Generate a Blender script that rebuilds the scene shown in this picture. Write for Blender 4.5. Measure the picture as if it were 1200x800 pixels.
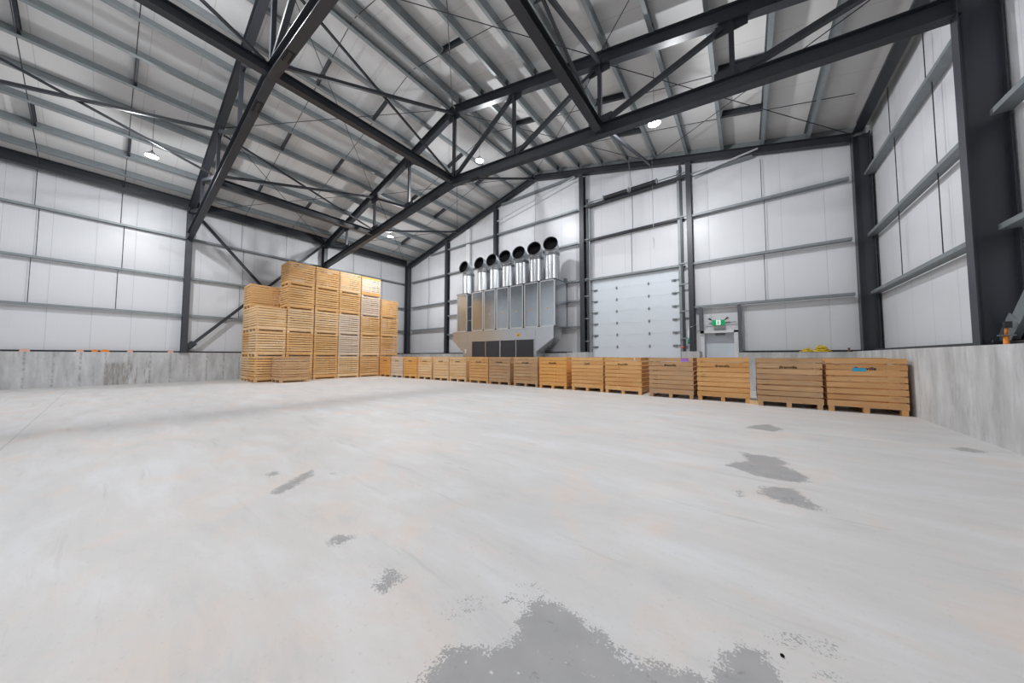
import bpy, math, random
import numpy as np
from mathutils import Vector, Matrix, Quaternion
random.seed(7)
for o in list(bpy.data.objects): bpy.data.objects.remove(o)
S = bpy.context.scene
COL = S.collection

# ---------------------------------------------------------------- camera, world, lamps, exposure
yaw, pitch, roll, FPX, HC = -0.649305551, -0.0478946613, 0.00077735, 360.85, 1.2
cy, sy, cp, sp, cr, sr = math.cos(yaw), math.sin(yaw), math.cos(pitch), math.sin(pitch), math.cos(roll), math.sin(roll)
Rz = Matrix(((cy, -sy, 0), (sy, cy, 0), (0, 0, 1)))
B = Matrix(((1, 0, 0), (0, 0, -1), (0, 1, 0)))
Rx = Matrix(((1, 0, 0), (0, cp, -sp), (0, sp, cp)))
Rr = Matrix(((cr, -sr, 0), (sr, cr, 0), (0, 0, 1)))
RR = Rr @ Rx @ B @ Rz
cam_d = bpy.data.cameras.new('camera')
cam = bpy.data.objects.new('camera', cam_d)
COL.objects.link(cam)
m = Matrix.Identity(4)
for i in range(3):
    m[i][0] = RR[0][i]; m[i][1] = -RR[1][i]; m[i][2] = -RR[2][i]
m[0][3], m[1][3], m[2][3] = 0, 0, HC
cam.matrix_world = m
cam_d.sensor_width = 36; cam_d.lens = FPX / 1200 * 36
cam_d.clip_start = 0.03; cam_d.clip_end = 200
S.camera = cam

W = bpy.data.worlds.new('world'); S.world = W; W.use_nodes = True
W.node_tree.nodes['Background'].inputs[0].default_value = (0.75, 0.82, 1, 1)
W.node_tree.nodes['Background'].inputs[1].default_value = 0.3
S.view_settings.view_transform = 'Standard'; S.view_settings.look = 'None'
S.view_settings.gamma = 1; S.view_settings.use_curve_mapping = False
S.view_settings.exposure = -0.65
LAMP_W = 300; DOME_W = 560
LAMP_COL = (0.955, 0.975, 1.0)
LAMPS = [(-16.3, 0.7, 8.16), (-9.2, 9.72, 9.9), (-16.3, 9.75, 8.16), (-2.0, 9.7, 8.2),
         (-9.2, 0.7, 9.9), (-2.0, 0.7, 8.2)]

# ---------------------------------------------------------------- building dimensions
XL, XR, YB, YF = -21.4, 3.3, 14.3, -3.9        # faces of the metal panels
CXL, CXR, CYB = -21.0, 2.66, 13.65             # faces of the low concrete walls
CT = 1.36                                      # top of concrete
RX = -9.12                                     # ridge
SL = 0.25
def roofz(x, z0=11.60): return z0 - SL * abs(x - RX)

# ---------------------------------------------------------------- helpers
class MB:
    def __init__(s): s.v = []; s.f = []; s.a = []; s.sm = []
    def add(s, vs, fs, a=0.5, smooth=False):
        n = len(s.v); s.v += [tuple(v) for v in vs]
        for f in fs: s.f.append([n + i for i in f]); s.a.append(a); s.sm.append(smooth)
        return s
    def box(s, x0, x1, y0, y1, z0, z1, a=0.5):
        if x0 > x1: x0, x1 = x1, x0
        if y0 > y1: y0, y1 = y1, y0
        if z0 > z1: z0, z1 = z1, z0
        vs = [(x0, y0, z0), (x1, y0, z0), (x1, y1, z0), (x0, y1, z0), (x0, y0, z1), (x1, y0, z1), (x1, y1, z1), (x0, y1, z1)]
        return s.add(vs, [(3, 2, 1, 0), (4, 5, 6, 7), (0, 1, 5, 4), (1, 2, 6, 5), (2, 3, 7, 6), (3, 0, 4, 7)], a)
    def prism(s, poly, axis, t0, t1, a=0.5):
        # poly: list of 2D points; axis 'x' -> (y,z), 'y' -> (x,z), 'z' -> (x,y)
        def P(p, t):
            return {'x': (t, p[0], p[1]), 'y': (p[0], t, p[1]), 'z': (p[0], p[1], t)}[axis]
        n = len(poly); vs = [P(p, t0) for p in poly] + [P(p, t1) for p in poly]
        fs = [tuple(range(n)), tuple(range(2 * n - 1, n - 1, -1))]
        for i in range(n): j = (i + 1) % n; fs.append((i, i + n, j + n, j))
        return s.add(vs, fs, a)
    def sweep(s, prof, p0, p1, up=(0, 0, 1), a=0.5, smooth=False):
        p0, p1 = Vector(p0), Vector(p1); w = (p1 - p0).normalized()
        u = w.cross(Vector(up))
        if u.length < 1e-5: u = w.cross(Vector((1, 0, 0)))
        u.normalize(); v = u.cross(w)
        n = len(prof); vs = []
        for p in (p0, p1): vs += [p + u * q[0] + v * q[1] for q in prof]
        fs = [tuple(range(n)), tuple(range(2 * n - 1, n - 1, -1))]
        n0 = len(s.v); s.v += [tuple(q) for q in vs]
        for f in fs: s.f.append([n0 + i for i in f]); s.a.append(a); s.sm.append(False)
        for i in range(n):
            j = (i + 1) % n; s.f.append([n0 + i, n0 + i + n, n0 + j + n, n0 + j]); s.a.append(a); s.sm.append(smooth)
        return s
    def rod(s, p0, p1, r=0.012, n=8, a=0.5):
        prof = [(r * math.cos(2 * math.pi * i / n), r * math.sin(2 * math.pi * i / n)) for i in range(n)]
        return s.sweep(prof, p0, p1, (0, 0, 1) if abs(Vector(p1).x - Vector(p0).x) + abs(Vector(p1).y - Vector(p0).y) > 1e-4 else (1, 0, 0), a, True)
    def tube(s, pts, r, n=8, a=0.5, cap=True):
        # r: number or list per point
        pts = [Vector(p) for p in pts]; rs = r if isinstance(r, (list, tuple)) else [r] * len(pts)
        t0 = (pts[1] - pts[0]).normalized(); u = t0.orthogonal().normalized(); rings = []
        vs = []
        for k, p in enumerate(pts):
            t = (pts[min(k + 1, len(pts) - 1)] - pts[max(k - 1, 0)]).normalized()
            u = (u - t * u.dot(t)).normalized(); w = t.cross(u)
            vs += [p + (u * math.cos(2 * math.pi * i / n) + w * math.sin(2 * math.pi * i / n)) * rs[k] for i in range(n)]
        fs = []
        for k in range(len(pts) - 1):
            for i in range(n):
                j = (i + 1) % n; fs.append((k * n + i, k * n + j, (k + 1) * n + j, (k + 1) * n + i))
        s.add(vs, fs, a, True)
        if cap:
            n0 = len(s.v) - len(vs)
            s.f.append([n0 + i for i in range(n)][::-1]); s.a.append(a); s.sm.append(False)
            s.f.append([n0 + (len(pts) - 1) * n + i for i in range(n)]); s.a.append(a); s.sm.append(False)
        return s
    def lathe(s, prof, c, n=24, a=0.5, smooth=True):
        # prof: (r, z) list, axis z through c
        vs = []
        for r, z in prof:
            vs += [(c[0] + r * math.cos(2 * math.pi * i / n), c[1] + r * math.sin(2 * math.pi * i / n), c[2] + z) for i in range(n)]
        fs = []
        for k in range(len(prof) - 1):
            for i in range(n):
                j = (i + 1) % n; fs.append((k * n + i, k * n + j, (k + 1) * n + j, (k + 1) * n + i))
        return s.add(vs, fs, a, smooth)
    def mesh(s, name):
        me = bpy.data.meshes.new(name); me.from_pydata(s.v, [], s.f)
        at = me.attributes.new('tone', 'FLOAT', 'FACE'); at.data.foreach_set('value', s.a)
        me.polygons.foreach_set('use_smooth', s.sm); me.update()
        return me
    def build(s, name, mat, parent=None, loc=None):
        o = bpy.data.objects.new(name, s.mesh(name)); COL.objects.link(o)
        if mat: o.data.materials.append(mat)
        if parent: o.parent = parent
        if loc: o.location = loc
        return o

def tag(o, label=None, cat=None, group=None, kind=None):
    if label: o['label'] = label
    if cat: o['category'] = cat
    if group: o['group'] = group
    if kind: o['kind'] = kind
    return o
def empty(name, loc=(0, 0, 0), rz=0):
    o = bpy.data.objects.new(name, None); COL.objects.link(o); o.location = loc; o.rotation_euler = (0, 0, rz)
    o.empty_display_size = 0.2
    return o
def struct(o): o['kind'] = 'structure'; return o
def Ibeam(h, b, tf=0.016, tw=0.01):
    return [(-b/2, -h/2), (b/2, -h/2), (b/2, -h/2+tf), (tw/2, -h/2+tf), (tw/2, h/2-tf), (b/2, h/2-tf), (b/2, h/2), (-b/2, h/2), (-b/2, h/2-tf), (-tw/2, h/2-tf), (-tw/2, -h/2+tf), (-b/2, -h/2+tf)]
def rect(w, h): return [(-w/2, -h/2), (w/2, -h/2), (w/2, h/2), (-w/2, h/2)]
ORD = ['first', 'second', 'third', 'fourth', 'fifth', 'sixth', 'seventh', 'eighth', 'ninth', 'tenth', 'eleventh', 'twelfth', 'thirteenth', 'fourteenth', 'fifteenth', 'sixteenth']

# ---------------------------------------------------------------- materials
def newmat(name):
    mt = bpy.data.materials.new(name); mt.use_nodes = True
    nt = mt.node_tree; return mt, nt, nt.nodes['Principled BSDF'], nt.links
def N(nt, t, **k):
    n = nt.nodes.new(t)
    for a, b in k.items():
        if a in ('operation', 'blend_type', 'data_type', 'attribute_name', 'wave_type', 'bands_direction', 'noise_dimensions', 'feature', 'distance', 'attribute_type', 'use_clamp', 'noise_type'): setattr(n, a, b)
        else: n.inputs[a].default_value = b
    return n
def math_(nt, op, a, b=None, clamp=False):
    n = nt.nodes.new('ShaderNodeMath'); n.operation = op; n.use_clamp = clamp
    for i, v in enumerate((a, b)):
        if v is None: continue
        if hasattr(v, 'node'): nt.links.new(v, n.inputs[i])
        else: n.inputs[i].default_value = v
    return n.outputs[0]
def mix(nt, fac, c1, c2, bt='MIX'):
    n = nt.nodes.new('ShaderNodeMix'); n.data_type = 'RGBA'; n.blend_type = bt
    for i, v in ((0, fac), (6, c1), (7, c2)):
        if hasattr(v, 'node'): nt.links.new(v, n.inputs[i])
        else: n.inputs[i].default_value = v if i == 0 else (*v, 1)[:4]
    return n.outputs[2]
def ramp(nt, v, lo, hi, c=True):
    n = nt.nodes.new('ShaderNodeMapRange'); n.inputs[1].default_value = lo; n.inputs[2].default_value = hi; n.clamp = c
    nt.links.new(v, n.inputs[0]); return n.outputs[0]
def coords(nt, scale=(1, 1, 1), kind='Object'):
    tc = nt.nodes.new('ShaderNodeTexCoord'); mp = nt.nodes.new('ShaderNodeMapping')
    mp.inputs['Scale'].default_value = scale; nt.links.new(tc.outputs[kind], mp.inputs[0]); return mp.outputs[0]
def noise(nt, vec, scale=5, detail=3, rough=0.5, dist=0.0):
    n = nt.nodes.new('ShaderNodeTexNoise'); n.inputs['Scale'].default_value = scale; n.inputs['Detail'].default_value = detail
    n.inputs['Roughness'].default_value = rough; n.inputs['Distortion'].default_value = dist
    nt.links.new(vec, n.inputs['Vector']); return n.outputs['Fac']
def bump(nt, bs, h, strength=0.2, dist=0.01):
    b = nt.nodes.new('ShaderNodeBump'); b.inputs['Strength'].default_value = strength; b.inputs['Distance'].default_value = dist
    nt.links.new(h, b.inputs['Height']); nt.links.new(b.outputs[0], bs.inputs['Normal'])
def plain(name, col, rough=0.5, metal=0.0, var=0.12, scale=3, spec=0.5):
    mt, nt, bs, L = newmat(name); bs.inputs['Roughness'].default_value = rough; bs.inputs['Metallic'].default_value = metal
    bs.inputs['Specular IOR Level'].default_value = spec
    v = coords(nt); n = noise(nt, v, scale, 4)
    c = mix(nt, n, tuple(x * (1 - var) for x in col), tuple(min(1, x * (1 + var)) for x in col)); L.new(c, bs.inputs['Base Color'])
    return mt
def emis(name, col, st):
    mt, nt, bs, L = newmat(name); bs.inputs['Base Color'].default_value = (*col, 1)
    bs.inputs['Emission Color'].default_value = (*col, 1); bs.inputs['Emission Strength'].default_value = st; return mt

def panel_mat(name, col, axis, period=1.05, rib=0.075, off=0.0, jc=0.80, axis_rough=None):
    """insulated metal panel: tongue joint every `period` metres and shallow ribs along `axis`"""
    mt, nt, bs, L = newmat(name)
    v = coords(nt); sp_ = nt.nodes.new('ShaderNodeSeparateXYZ'); L.new(v, sp_.inputs[0]); a = sp_.outputs[axis]
    p = math_(nt, 'FRACT', math_(nt, 'DIVIDE', math_(nt, 'ADD', a, 100 + off), period))
    d = math_(nt, 'ABSOLUTE', math_(nt, 'SUBTRACT', p, 0.5)); line = ramp(nt, d, 0.4895, 0.4945)
    d2 = math_(nt, 'ABSOLUTE', math_(nt, 'SUBTRACT', math_(nt, 'FRACT', math_(nt, 'ADD', math_(nt, 'DIVIDE', math_(nt, 'ADD', a, 100 + off), period), 0.5)), 0.5))
    line2 = math_(nt, 'MULTIPLY', ramp(nt, d2, 0.492, 0.4945), 0.0)
    ribs = math_(nt, 'SINE', math_(nt, 'MULTIPLY', a, 2 * math.pi / rib))
    n = noise(nt, v, 0.6, 3)
    c0 = mix(nt, n, tuple(x * 0.965 for x in col), col)
    dirt = ramp(nt, noise(nt, coords(nt, (1, 1, 0.25)), 2.3, 5), 0.55, 0.8)
    c0 = mix(nt, math_(nt, 'MULTIPLY', dirt, 0.10), c0, (0.5, 0.49, 0.47))
    c = mix(nt, math_(nt, 'MAXIMUM', line, line2), c0, tuple(x * jc for x in col)); L.new(c, bs.inputs['Base Color'])
    h = math_(nt, 'SUBTRACT', math_(nt, 'MULTIPLY', ribs, 0.12), math_(nt, 'MULTIPLY', line, 2.0))
    bump(nt, bs, h, 0.35, 0.004)
    bs.inputs['Roughness'].default_value = 0.34 if axis_rough is None else axis_rough; bs.inputs['Specular IOR Level'].default_value = 0.45
    return mt
M = {}
M['panel_x'] = panel_mat('panel_back', (0.70, 0.71, 0.735), 0, 1.09, off=0.23)
M['panel_y'] = panel_mat('panel_side', (0.70, 0.71, 0.735), 1, 1.03, off=0.33)
M['ceil'] = panel_mat('panel_ceiling', (0.66, 0.655, 0.65), 1, 1.02, off=0.53, axis_rough=0.6, jc=0.78)
M['paint'] = plain('painted_steel', (0.025, 0.028, 0.035), 0.42, 0.0, 0.15, 2)
M['paint_lt'] = plain('painted_steel_column', (0.034, 0.038, 0.047), 0.40, 0.0, 0.15, 2)
M['post_grey'] = plain('grey_post', (0.10, 0.108, 0.125), 0.45)
M['black'] = plain('black_steel', (0.02, 0.021, 0.024), 0.4)
M['galv'] = plain('galvanised', (0.245, 0.27, 0.28), 0.50, 0.40, 0.16, 7)
M['galv_sheet'] = plain('galvanised_sheet', (0.60, 0.63, 0.655), 0.24, 0.85, 0.07, 5)
M['galv_door'] = plain('galvanised_door', (0.46, 0.50, 0.53), 0.16, 0.9, 0.06, 4)
M['galv_duct'] = plain('galvanised_duct', (0.66, 0.68, 0.70), 0.30, 0.85, 0.10, 6)
M['alum'] = plain('aluminium', (0.72, 0.73, 0.74), 0.35, 0.7, 0.05)
M['dooorwhite'] = plain('door_white', (0.66, 0.71, 0.76), 0.35, 0, 0.02)
M['white'] = plain('white_trim', (0.75, 0.76, 0.77), 0.4, 0, 0.03)
M['grille'] = plain('grille_dark', (0.045, 0.047, 0.055), 0.5)
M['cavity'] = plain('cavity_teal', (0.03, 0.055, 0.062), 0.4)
M['orange'] = plain('orange_plastic', (0.8, 0.25, 0.03), 0.45)
M['pinkish'] = plain('pinkish_foam', (0.72, 0.42, 0.33), 0.6)
M['yellow'] = plain('yellow_strap', (0.70, 0.50, 0.03), 0.5, 0, 0.35, 30)
M['sign_yellow'] = plain('sign_yellow', (0.85, 0.52, 0.02), 0.4)
M['green'] = emis('exit_green', (0.0, 0.36, 0.13), 0.25)
M['exitwhite'] = emis('exit_white', (0.8, 0.9, 0.85), 0.5)
M['greenpaint'] = plain('green_tape', (0.02, 0.30, 0.17), 0.5)
M['red'] = plain('red_plastic', (0.75, 0.06, 0.03), 0.4)
M['blue_tape'] = plain('blue_tape', (0.04, 0.38, 0.62), 0.5, 0, 0.2, 20)
M['purple'] = plain('purple_tag', (0.38, 0.16, 0.60), 0.5)
M['shade_black'] = plain('shade_black', (0.006, 0.006, 0.007), 0.9, spec=0.1)  # pipe-mouth shade put into the colour; also the floor crumb's black
M['ink'] = plain('stencil_ink', (0.035, 0.022, 0.014), 0.8)
M['rust'] = plain('rusty_steel', (0.22, 0.10, 0.05), 0.8, 0, 0.4, 20)
M['labelwhite'] = plain('white_sticker', (0.8, 0.8, 0.8), 0.5)
M['bulb'] = emis('lamp_lens', (0.93, 0.96, 1.0), 40)
M['darkwire'] = plain('dark_wire', (0.03, 0.03, 0.035), 0.5)

def wood(name, c1, c2, c3, gray=0.0):
    """sawn pine: per-board tone from the face attribute, grain along the board, knots"""
    mt, nt, bs, L = newmat(name)
    at = nt.nodes.new('ShaderNodeAttribute'); at.attribute_name = 'tone'
    oi = nt.nodes.new('ShaderNodeObjectInfo')
    v0 = coords(nt)
    ad = nt.nodes.new('ShaderNodeVectorMath'); ad.operation = 'ADD'; L.new(v0, ad.inputs[0])
    cmb = nt.nodes.new('ShaderNodeCombineXYZ'); r37 = math_(nt, 'MULTIPLY', oi.outputs['Random'], 37.0)
    t17 = math_(nt, 'MULTIPLY', at.outputs['Fac'], 17.0)
    for i, s_ in enumerate((r37, t17, r37)): L.new(s_, cmb.inputs[i])
    L.new(cmb.outputs[0], ad.inputs[1])
    mp = nt.nodes.new('ShaderNodeMapping'); mp.inputs['Scale'].default_value = (1.6, 1.6, 26); L.new(ad.outputs[0], mp.inputs[0])
    g = noise(nt, mp.outputs[0], 1.4, 4, 0.6, 0.4)
    mp2 = nt.nodes.new('ShaderNodeMapping'); mp2.inputs['Scale'].default_value = (1.5, 1.5, 4.5); L.new(ad.outputs[0], mp2.inputs[0])
    k = ramp(nt, noise(nt, mp2.outputs[0], 3.2, 2), 0.66, 0.76)
    patch = ramp(nt, noise(nt, mp2.outputs[0], 0.8, 3), 0.42, 0.68)
    tone = math_(nt, 'FRACT', math_(nt, 'ADD', math_(nt, 'MULTIPLY', at.outputs['Fac'], 3.7), math_(nt, 'MULTIPLY', oi.outputs['Random'], 5.3)))
    c = mix(nt, tone, c1, c2)
    c = mix(nt, math_(nt, 'MULTIPLY', patch, 0.55), c, c3)
    c = mix(nt, math_(nt, 'MULTIPLY', g, 0.5), c, tuple(x * 0.55 for x in c1))
    c = mix(nt, math_(nt, 'MULTIPLY', k, 0.6), c, tuple(x * 0.28 for x in c1))
    if gray: c = mix(nt, math_(nt, 'MULTIPLY', ramp(nt, noise(nt, mp2.outputs[0], 1.7, 4), 0.35, 0.7), gray), c, (0.36, 0.28, 0.21))
    L.new(c, bs.inputs['Base Color']); bs.inputs['Roughness'].default_value = 0.72
    bs.inputs['Specular IOR Level'].default_value = 0.25
    bump(nt, bs, g, 0.25, 0.004)
    return mt
WD = {
 'fresh': wood('pine_fresh', (0.84, 0.50, 0.215), (0.72, 0.38, 0.145), (0.92, 0.64, 0.34)),
 'pale': wood('pine_pale', (0.90, 0.62, 0.34), (0.80, 0.48, 0.22), (0.94, 0.73, 0.50)),
 'ashen': wood('pine_ashen', (0.80, 0.63, 0.48), (0.74, 0.56, 0.40), (0.86, 0.74, 0.63)),
 'amber': wood('pine_amber', (0.86, 0.45, 0.13), (0.78, 0.38, 0.12), (0.90, 0.54, 0.21)),
 'honey': wood('pine_honey', (0.82, 0.46, 0.185), (0.66, 0.34, 0.12), (0.88, 0.56, 0.27)),
 'weathered': wood('pine_weathered', (0.70, 0.42, 0.21), (0.54, 0.30, 0.14), (0.80, 0.54, 0.31), 0.45),
 'brown': wood('pine_brown', (0.80, 0.44, 0.19), (0.64, 0.33, 0.13), (0.88, 0.56, 0.28), 0.15)}

def concrete_wall_mat():
    mt, nt, bs, L = newmat('cast_concrete')
    v = coords(nt); vs = coords(nt, (2.0, 2.0, 0.55)); sep = nt.nodes.new('ShaderNodeSeparateXYZ'); L.new(v, sep.inputs[0])
    st = noise(nt, vs, 1.7, 6, 0.62); n2 = noise(nt, v, 1.1, 4); n3 = noise(nt, v, 30, 3)
    c = mix(nt, ramp(nt, st, 0.35, 0.68), (0.42, 0.42, 0.425), (0.62, 0.625, 0.63))
    c = mix(nt, math_(nt, 'MULTIPLY', ramp(nt, n2, 0.5, 0.75), 0.45), c, (0.43, 0.42, 0.40))
    vs2 = coords(nt, (6.0, 6.0, 1.1)); c = mix(nt, math_(nt, 'MULTIPLY', ramp(nt, noise(nt, vs2, 1.6, 5, 0.7), 0.56, 0.72), 0.45), c, (0.24, 0.23, 0.22))
    # formwork joints every 0.6 m along the wall (x or y)
    for k in (0, 1):
        geo = nt.nodes.new('ShaderNodeNewGeometry'); sn = nt.nodes.new('ShaderNodeSeparateXYZ'); L.new(geo.outputs['Normal'], sn.inputs[0])
        on = math_(nt, 'SUBTRACT', 1.0, math_(nt, 'ABSOLUTE', sn.outputs[k]))
        p = math_(nt, 'FRACT', math_(nt, 'DIVIDE', math_(nt, 'ADD', sep.outputs[k], 60.3), 0.6))
        wob = math_(nt, 'MULTIPLY', math_(nt, 'SUBTRACT', noise(nt, v, 7, 4), 0.5), 0.03)
        d = math_(nt, 'ABSOLUTE', math_(nt, 'SUBTRACT', math_(nt, 'ADD', p, wob), 0.5))
        jl = math_(nt, 'MULTIPLY', ramp(nt, d, 0.075, 0.02), math_(nt, 'GREATER_THAN', on, 0.5))
        spots = ramp(nt, noise(nt, v, 9, 3), 0.36, 0.58)
        c = mix(nt, math_(nt, 'MULTIPLY', math_(nt, 'MULTIPLY', jl, spots), math_(nt, 'ADD', 0.16, math_(nt, 'MULTIPLY', math_(nt, 'LESS_THAN', sep.outputs[0], -20.5), 0.42))), c, (0.22, 0.22, 0.22))
    c = mix(nt, math_(nt, 'MULTIPLY', ramp(nt, n3, 0.68, 0.76), 0.5), c, (0.22, 0.22, 0.22))
    # one weathered form panel on the left wall, brown run marks
    wn = math_(nt, 'MULTIPLY', math_(nt, 'SUBTRACT', noise(nt, coords(nt, (8, 8, 1.2)), 2.0, 5, .7), .5), 0.5)
    top = ramp(nt, math_(nt, 'ADD', sep.outputs[2], wn), 0.98, 0.86)
    my = math_(nt, 'MULTIPLY', ramp(nt, sep.outputs[1], -0.02, 0.02), ramp(nt, sep.outputs[1], 0.62, 0.58))
    my2 = math_(nt, 'MULTIPLY', math_(nt, 'MULTIPLY', ramp(nt, sep.outputs[1], 0.6, 0.66), ramp(nt, sep.outputs[1], 1.25, 1.15)), ramp(nt, noise(nt, coords(nt, (7, 7, .8)), 2.2, 4), .5, .62))
    lw = ramp(nt, sep.outputs[0], -20.5, -20.6)
    c = mix(nt, math_(nt, 'MULTIPLY', math_(nt, 'MULTIPLY', math_(nt, 'MAXIMUM', my, my2), top), math_(nt, 'MULTIPLY', lw, math_(nt, 'MULTIPLY', ramp(nt, noise(nt, coords(nt, (9, 9, .9)), 2.4, 5, .7), .36, .56), 0.8))), c, (0.25, 0.225, 0.20))
    L.new(c, bs.inputs['Base Color']); bs.inputs['Roughness'].default_value = 0.85
    bump(nt, bs, st, 0.3, 0.01); return mt
M['conc'] = concrete_wall_mat()
def damp_mat():
    mt, nt, bs, L = newmat('damp_stain')
    return mt
def floor_mat():
    mt, nt, bs, L = newmat('worn_concrete_floor')
    v = coords(nt); at = nt.nodes.new('ShaderNodeAttribute'); at.attribute_name = 'patch'
    n1 = noise(nt, v, 0.35, 5, 0.55, 0.6); n2 = noise(nt, v, 1.3, 5, 0.6, 0.8); n3 = noise(nt, v, 14, 4, 0.6)
    c = mix(nt, ramp(nt, n1, 0.36, 0.64), (0.548, 0.541, 0.536), (0.57, 0.546, 0.526))
    c = mix(nt, math_(nt, 'MULTIPLY', ramp(nt, n2, 0.50, 0.70), 0.75), c, (0.63, 0.535, 0.475))
    vr = coords(nt, (0.5, 1.6, 1)); mr = nt.nodes.new('ShaderNodeMapping'); mr.inputs['Rotation'].default_value = (0, 0, 0.9); L.new(vr, mr.inputs[0])
    n4 = noise(nt, mr.outputs[0], 1.6, 9, 0.68, 0.4)
    c = mix(nt, math_(nt, 'MULTIPLY', ramp(nt, n4, 0.48, 0.66), 0.6), c, (0.64, 0.645, 0.66))
    c = mix(nt, math_(nt, 'MULTIPLY', ramp(nt, n4, 0.45, 0.30), 0.7), c, (0.46, 0.46, 0.47))
    c = mix(nt, math_(nt, 'MULTIPLY', ramp(nt, noise(nt, v, 38, 4, 0.7), 0.60, 0.70), 0.35), c, (0.36, 0.36, 0.34))
    # tyre and drag marks
    mk = nt.nodes.new('ShaderNodeMapping'); mk.inputs['Rotation'].default_value = (0, 0, -0.5); mk.inputs['Scale'].default_value = (0.25, 3.0, 1); L.new(v, mk.inputs[0])
    n5 = noise(nt, mk.outputs[0], 2.5, 6, 0.7, 0.5)
    c = mix(nt, math_(nt, 'MULTIPLY', ramp(nt, n5, 0.60, 0.72), 0.5), c, (0.36, 0.355, 0.35))
    # worn dark patches with speckled rims
    e = math_(nt, 'ADD', math_(nt, 'MULTIPLY', math_(nt, 'SUBTRACT', noise(nt, v, 13, 8, 0.78, 0.2), 0.5), 0.24), math_(nt, 'MULTIPLY', math_(nt, 'SUBTRACT', noise(nt, v, 95, 2, 0.6), 0.5), 0.16))
    f = ramp(nt, math_(nt, 'ADD', at.outputs['Fac'], e), -0.001, 0.003)
    pc = mix(nt, noise(nt, v, 6, 5), (0.25, 0.25, 0.255), (0.37, 0.36, 0.355))
    fl = ramp(nt, noise(nt, v, 24, 4, 0.6), 0.66, 0.69)
    pc = mix(nt, math_(nt, 'MULTIPLY', ramp(nt, noise(nt, v, 3.5, 4), 0.52, 0.7), 0.45), pc, (0.40, 0.34, 0.30))
    pc = mix(nt, ramp(nt, noise(nt, v, 9, 6, 0.7, 0.6), 0.60, 0.66), pc, (0.215, 0.215, 0.22))
    c = mix(nt, math_(nt, 'MULTIPLY', math_(nt, 'MULTIPLY', f, 0.92), math_(nt, 'SUBTRACT', 1.0, fl)), c, pc)
    # saw-cut joint
    sep = nt.nodes.new('ShaderNodeSeparateXYZ'); L.new(v, sep.inputs[0])
    j = ramp(nt, math_(nt, 'ABSOLUTE', math_(nt, 'ADD', sep.outputs[1], 0.77)), 0.007, 0.003)
    c = mix(nt, math_(nt, 'MULTIPLY', j, 0.6), c, (0.25, 0.24, 0.23))
    L.new(c, bs.inputs['Base Color'])
    L.new(math_(nt, 'ADD', 0.42, math_(nt, 'MULTIPLY', n2, 0.25)), bs.inputs['Roughness'])
    bs.inputs['Specular IOR Level'].default_value = 0.3
    bump(nt, bs, math_(nt, 'ADD', n3, math_(nt, 'MULTIPLY', n4, 0.8)), 0.08, 0.01)
    return mt
M['floor'] = floor_mat()

# ---------------------------------------------------------------- floor
PATCH = [
 [(-0.99, 0.70), (-1.01, 0.88), (-0.98, 0.94), (-0.93, 0.97), (-0.86, 1.0), (-0.82, 1.10), (-0.86, 1.2), (-0.88, 1.30), (-0.85, 1.36), (-0.73, 1.37), (-0.6, 1.36), (-0.5, 1.33), (-0.40, 1.30), (-0.33, 1.33), (-0.28, 1.36), (-0.21, 1.39), (-0.14, 1.40), (-0.12, 1.48), (-0.1, 1.56), (-0.05, 1.63), (0.01, 1.66), (0.05, 1.61), (0.10, 1.49), (0.1, 1.2), (-0.5, 0.7)],
 [(-0.21, 4.19), (-0.14, 4.37), (-0.01, 4.51), (-0.09, 4.89), (0.01, 4.84), (0.12, 4.88), (0.25, 4.87), (0.35, 4.68), (0.28, 4.56), (0.4, 4.4), (0.46, 4.22), (0.42, 4.09), (0.3, 4.02), (0.2, 4.0), (0.04, 4.01)],
 [(0.08, 3.7), (0.16, 3.77), (0.24, 3.8), (0.31, 3.84), (0.35, 3.69), (0.41, 3.55), (0.45, 3.47), (0.37, 3.39), (0.3, 3.4), (0.19, 3.42), (0.12, 3.47), (0.06, 3.49)],
 [(-0.11, 3.45), (-0.07, 3.5), (-0.04, 3.4), (-0.07, 3.33)],
 [(-0.06, 6.55), (0.09, 6.91), (0.28, 7.14), (0.46, 6.79), (0.3, 6.46), (0.14, 6.56)],
 [(-3.37, 0.92), (-3.46, 1.03), (-3.54, 1.14), (-3.63, 1.24), (-3.67, 1.35), (-3.53, 1.32), (-3.42, 1.19), (-3.31, 1.05), (-3.28, 0.95)],
 [(-2.19, 0.92), (-2.22, 0.97), (-2.21, 1.02), (-2.11, 1.03), (-2.08, 0.97), (-2.11, 0.92)],
 [(-1.58, 0.91), (-1.63, 0.96), (-1.63, 1.02), (-1.57, 1.04), (-1.51, 1.0), (-1.5, 0.93), (-1.53, 0.9)],
 [(-3.92, 1.02), (-3.94, 1.09), (-3.84, 1.13), (-3.81, 1.05)], [(-3.44, 1.44), (-3.40, 1.5), (-3.34, 1.46)],
 [(2.07, 6.72), (2.27, 6.92), (2.4, 6.75), (2.23, 6.62)]]
SPECK = [([(0.63, 2.46), (0.75, 2.5), (0.84, 2.36), (0.83, 2.2), (0.80, 2.05), (0.70, 2.05), (0.72, 2.22), (0.68, 2.36)], 0.16),
 ([(-1.17, 0.99), (-1.15, 1.05), (-1.14, 1.12), (-1.1, 1.17), (-1.04, 1.18), (-1.04, 1.11), (-1.1, 1.05), (-1.13, 0.98)], 0.03),
 ([(0.04, 1.77), (0.12, 1.84), (0.19, 1.88), (0.25, 1.88), (0.27, 1.81), (0.22, 1.8), (0.15, 1.79), (0.08, 1.74)], 0.03),
 ([(0.18, 1.69), (0.21, 1.7), (0.26, 1.68), (0.19, 1.60)], 0.02),
 ([(-0.98, 1.22), (-1.0, 1.36), (-0.92, 1.42), (-0.84, 1.40), (-0.9, 1.3)], 0.045)]
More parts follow.
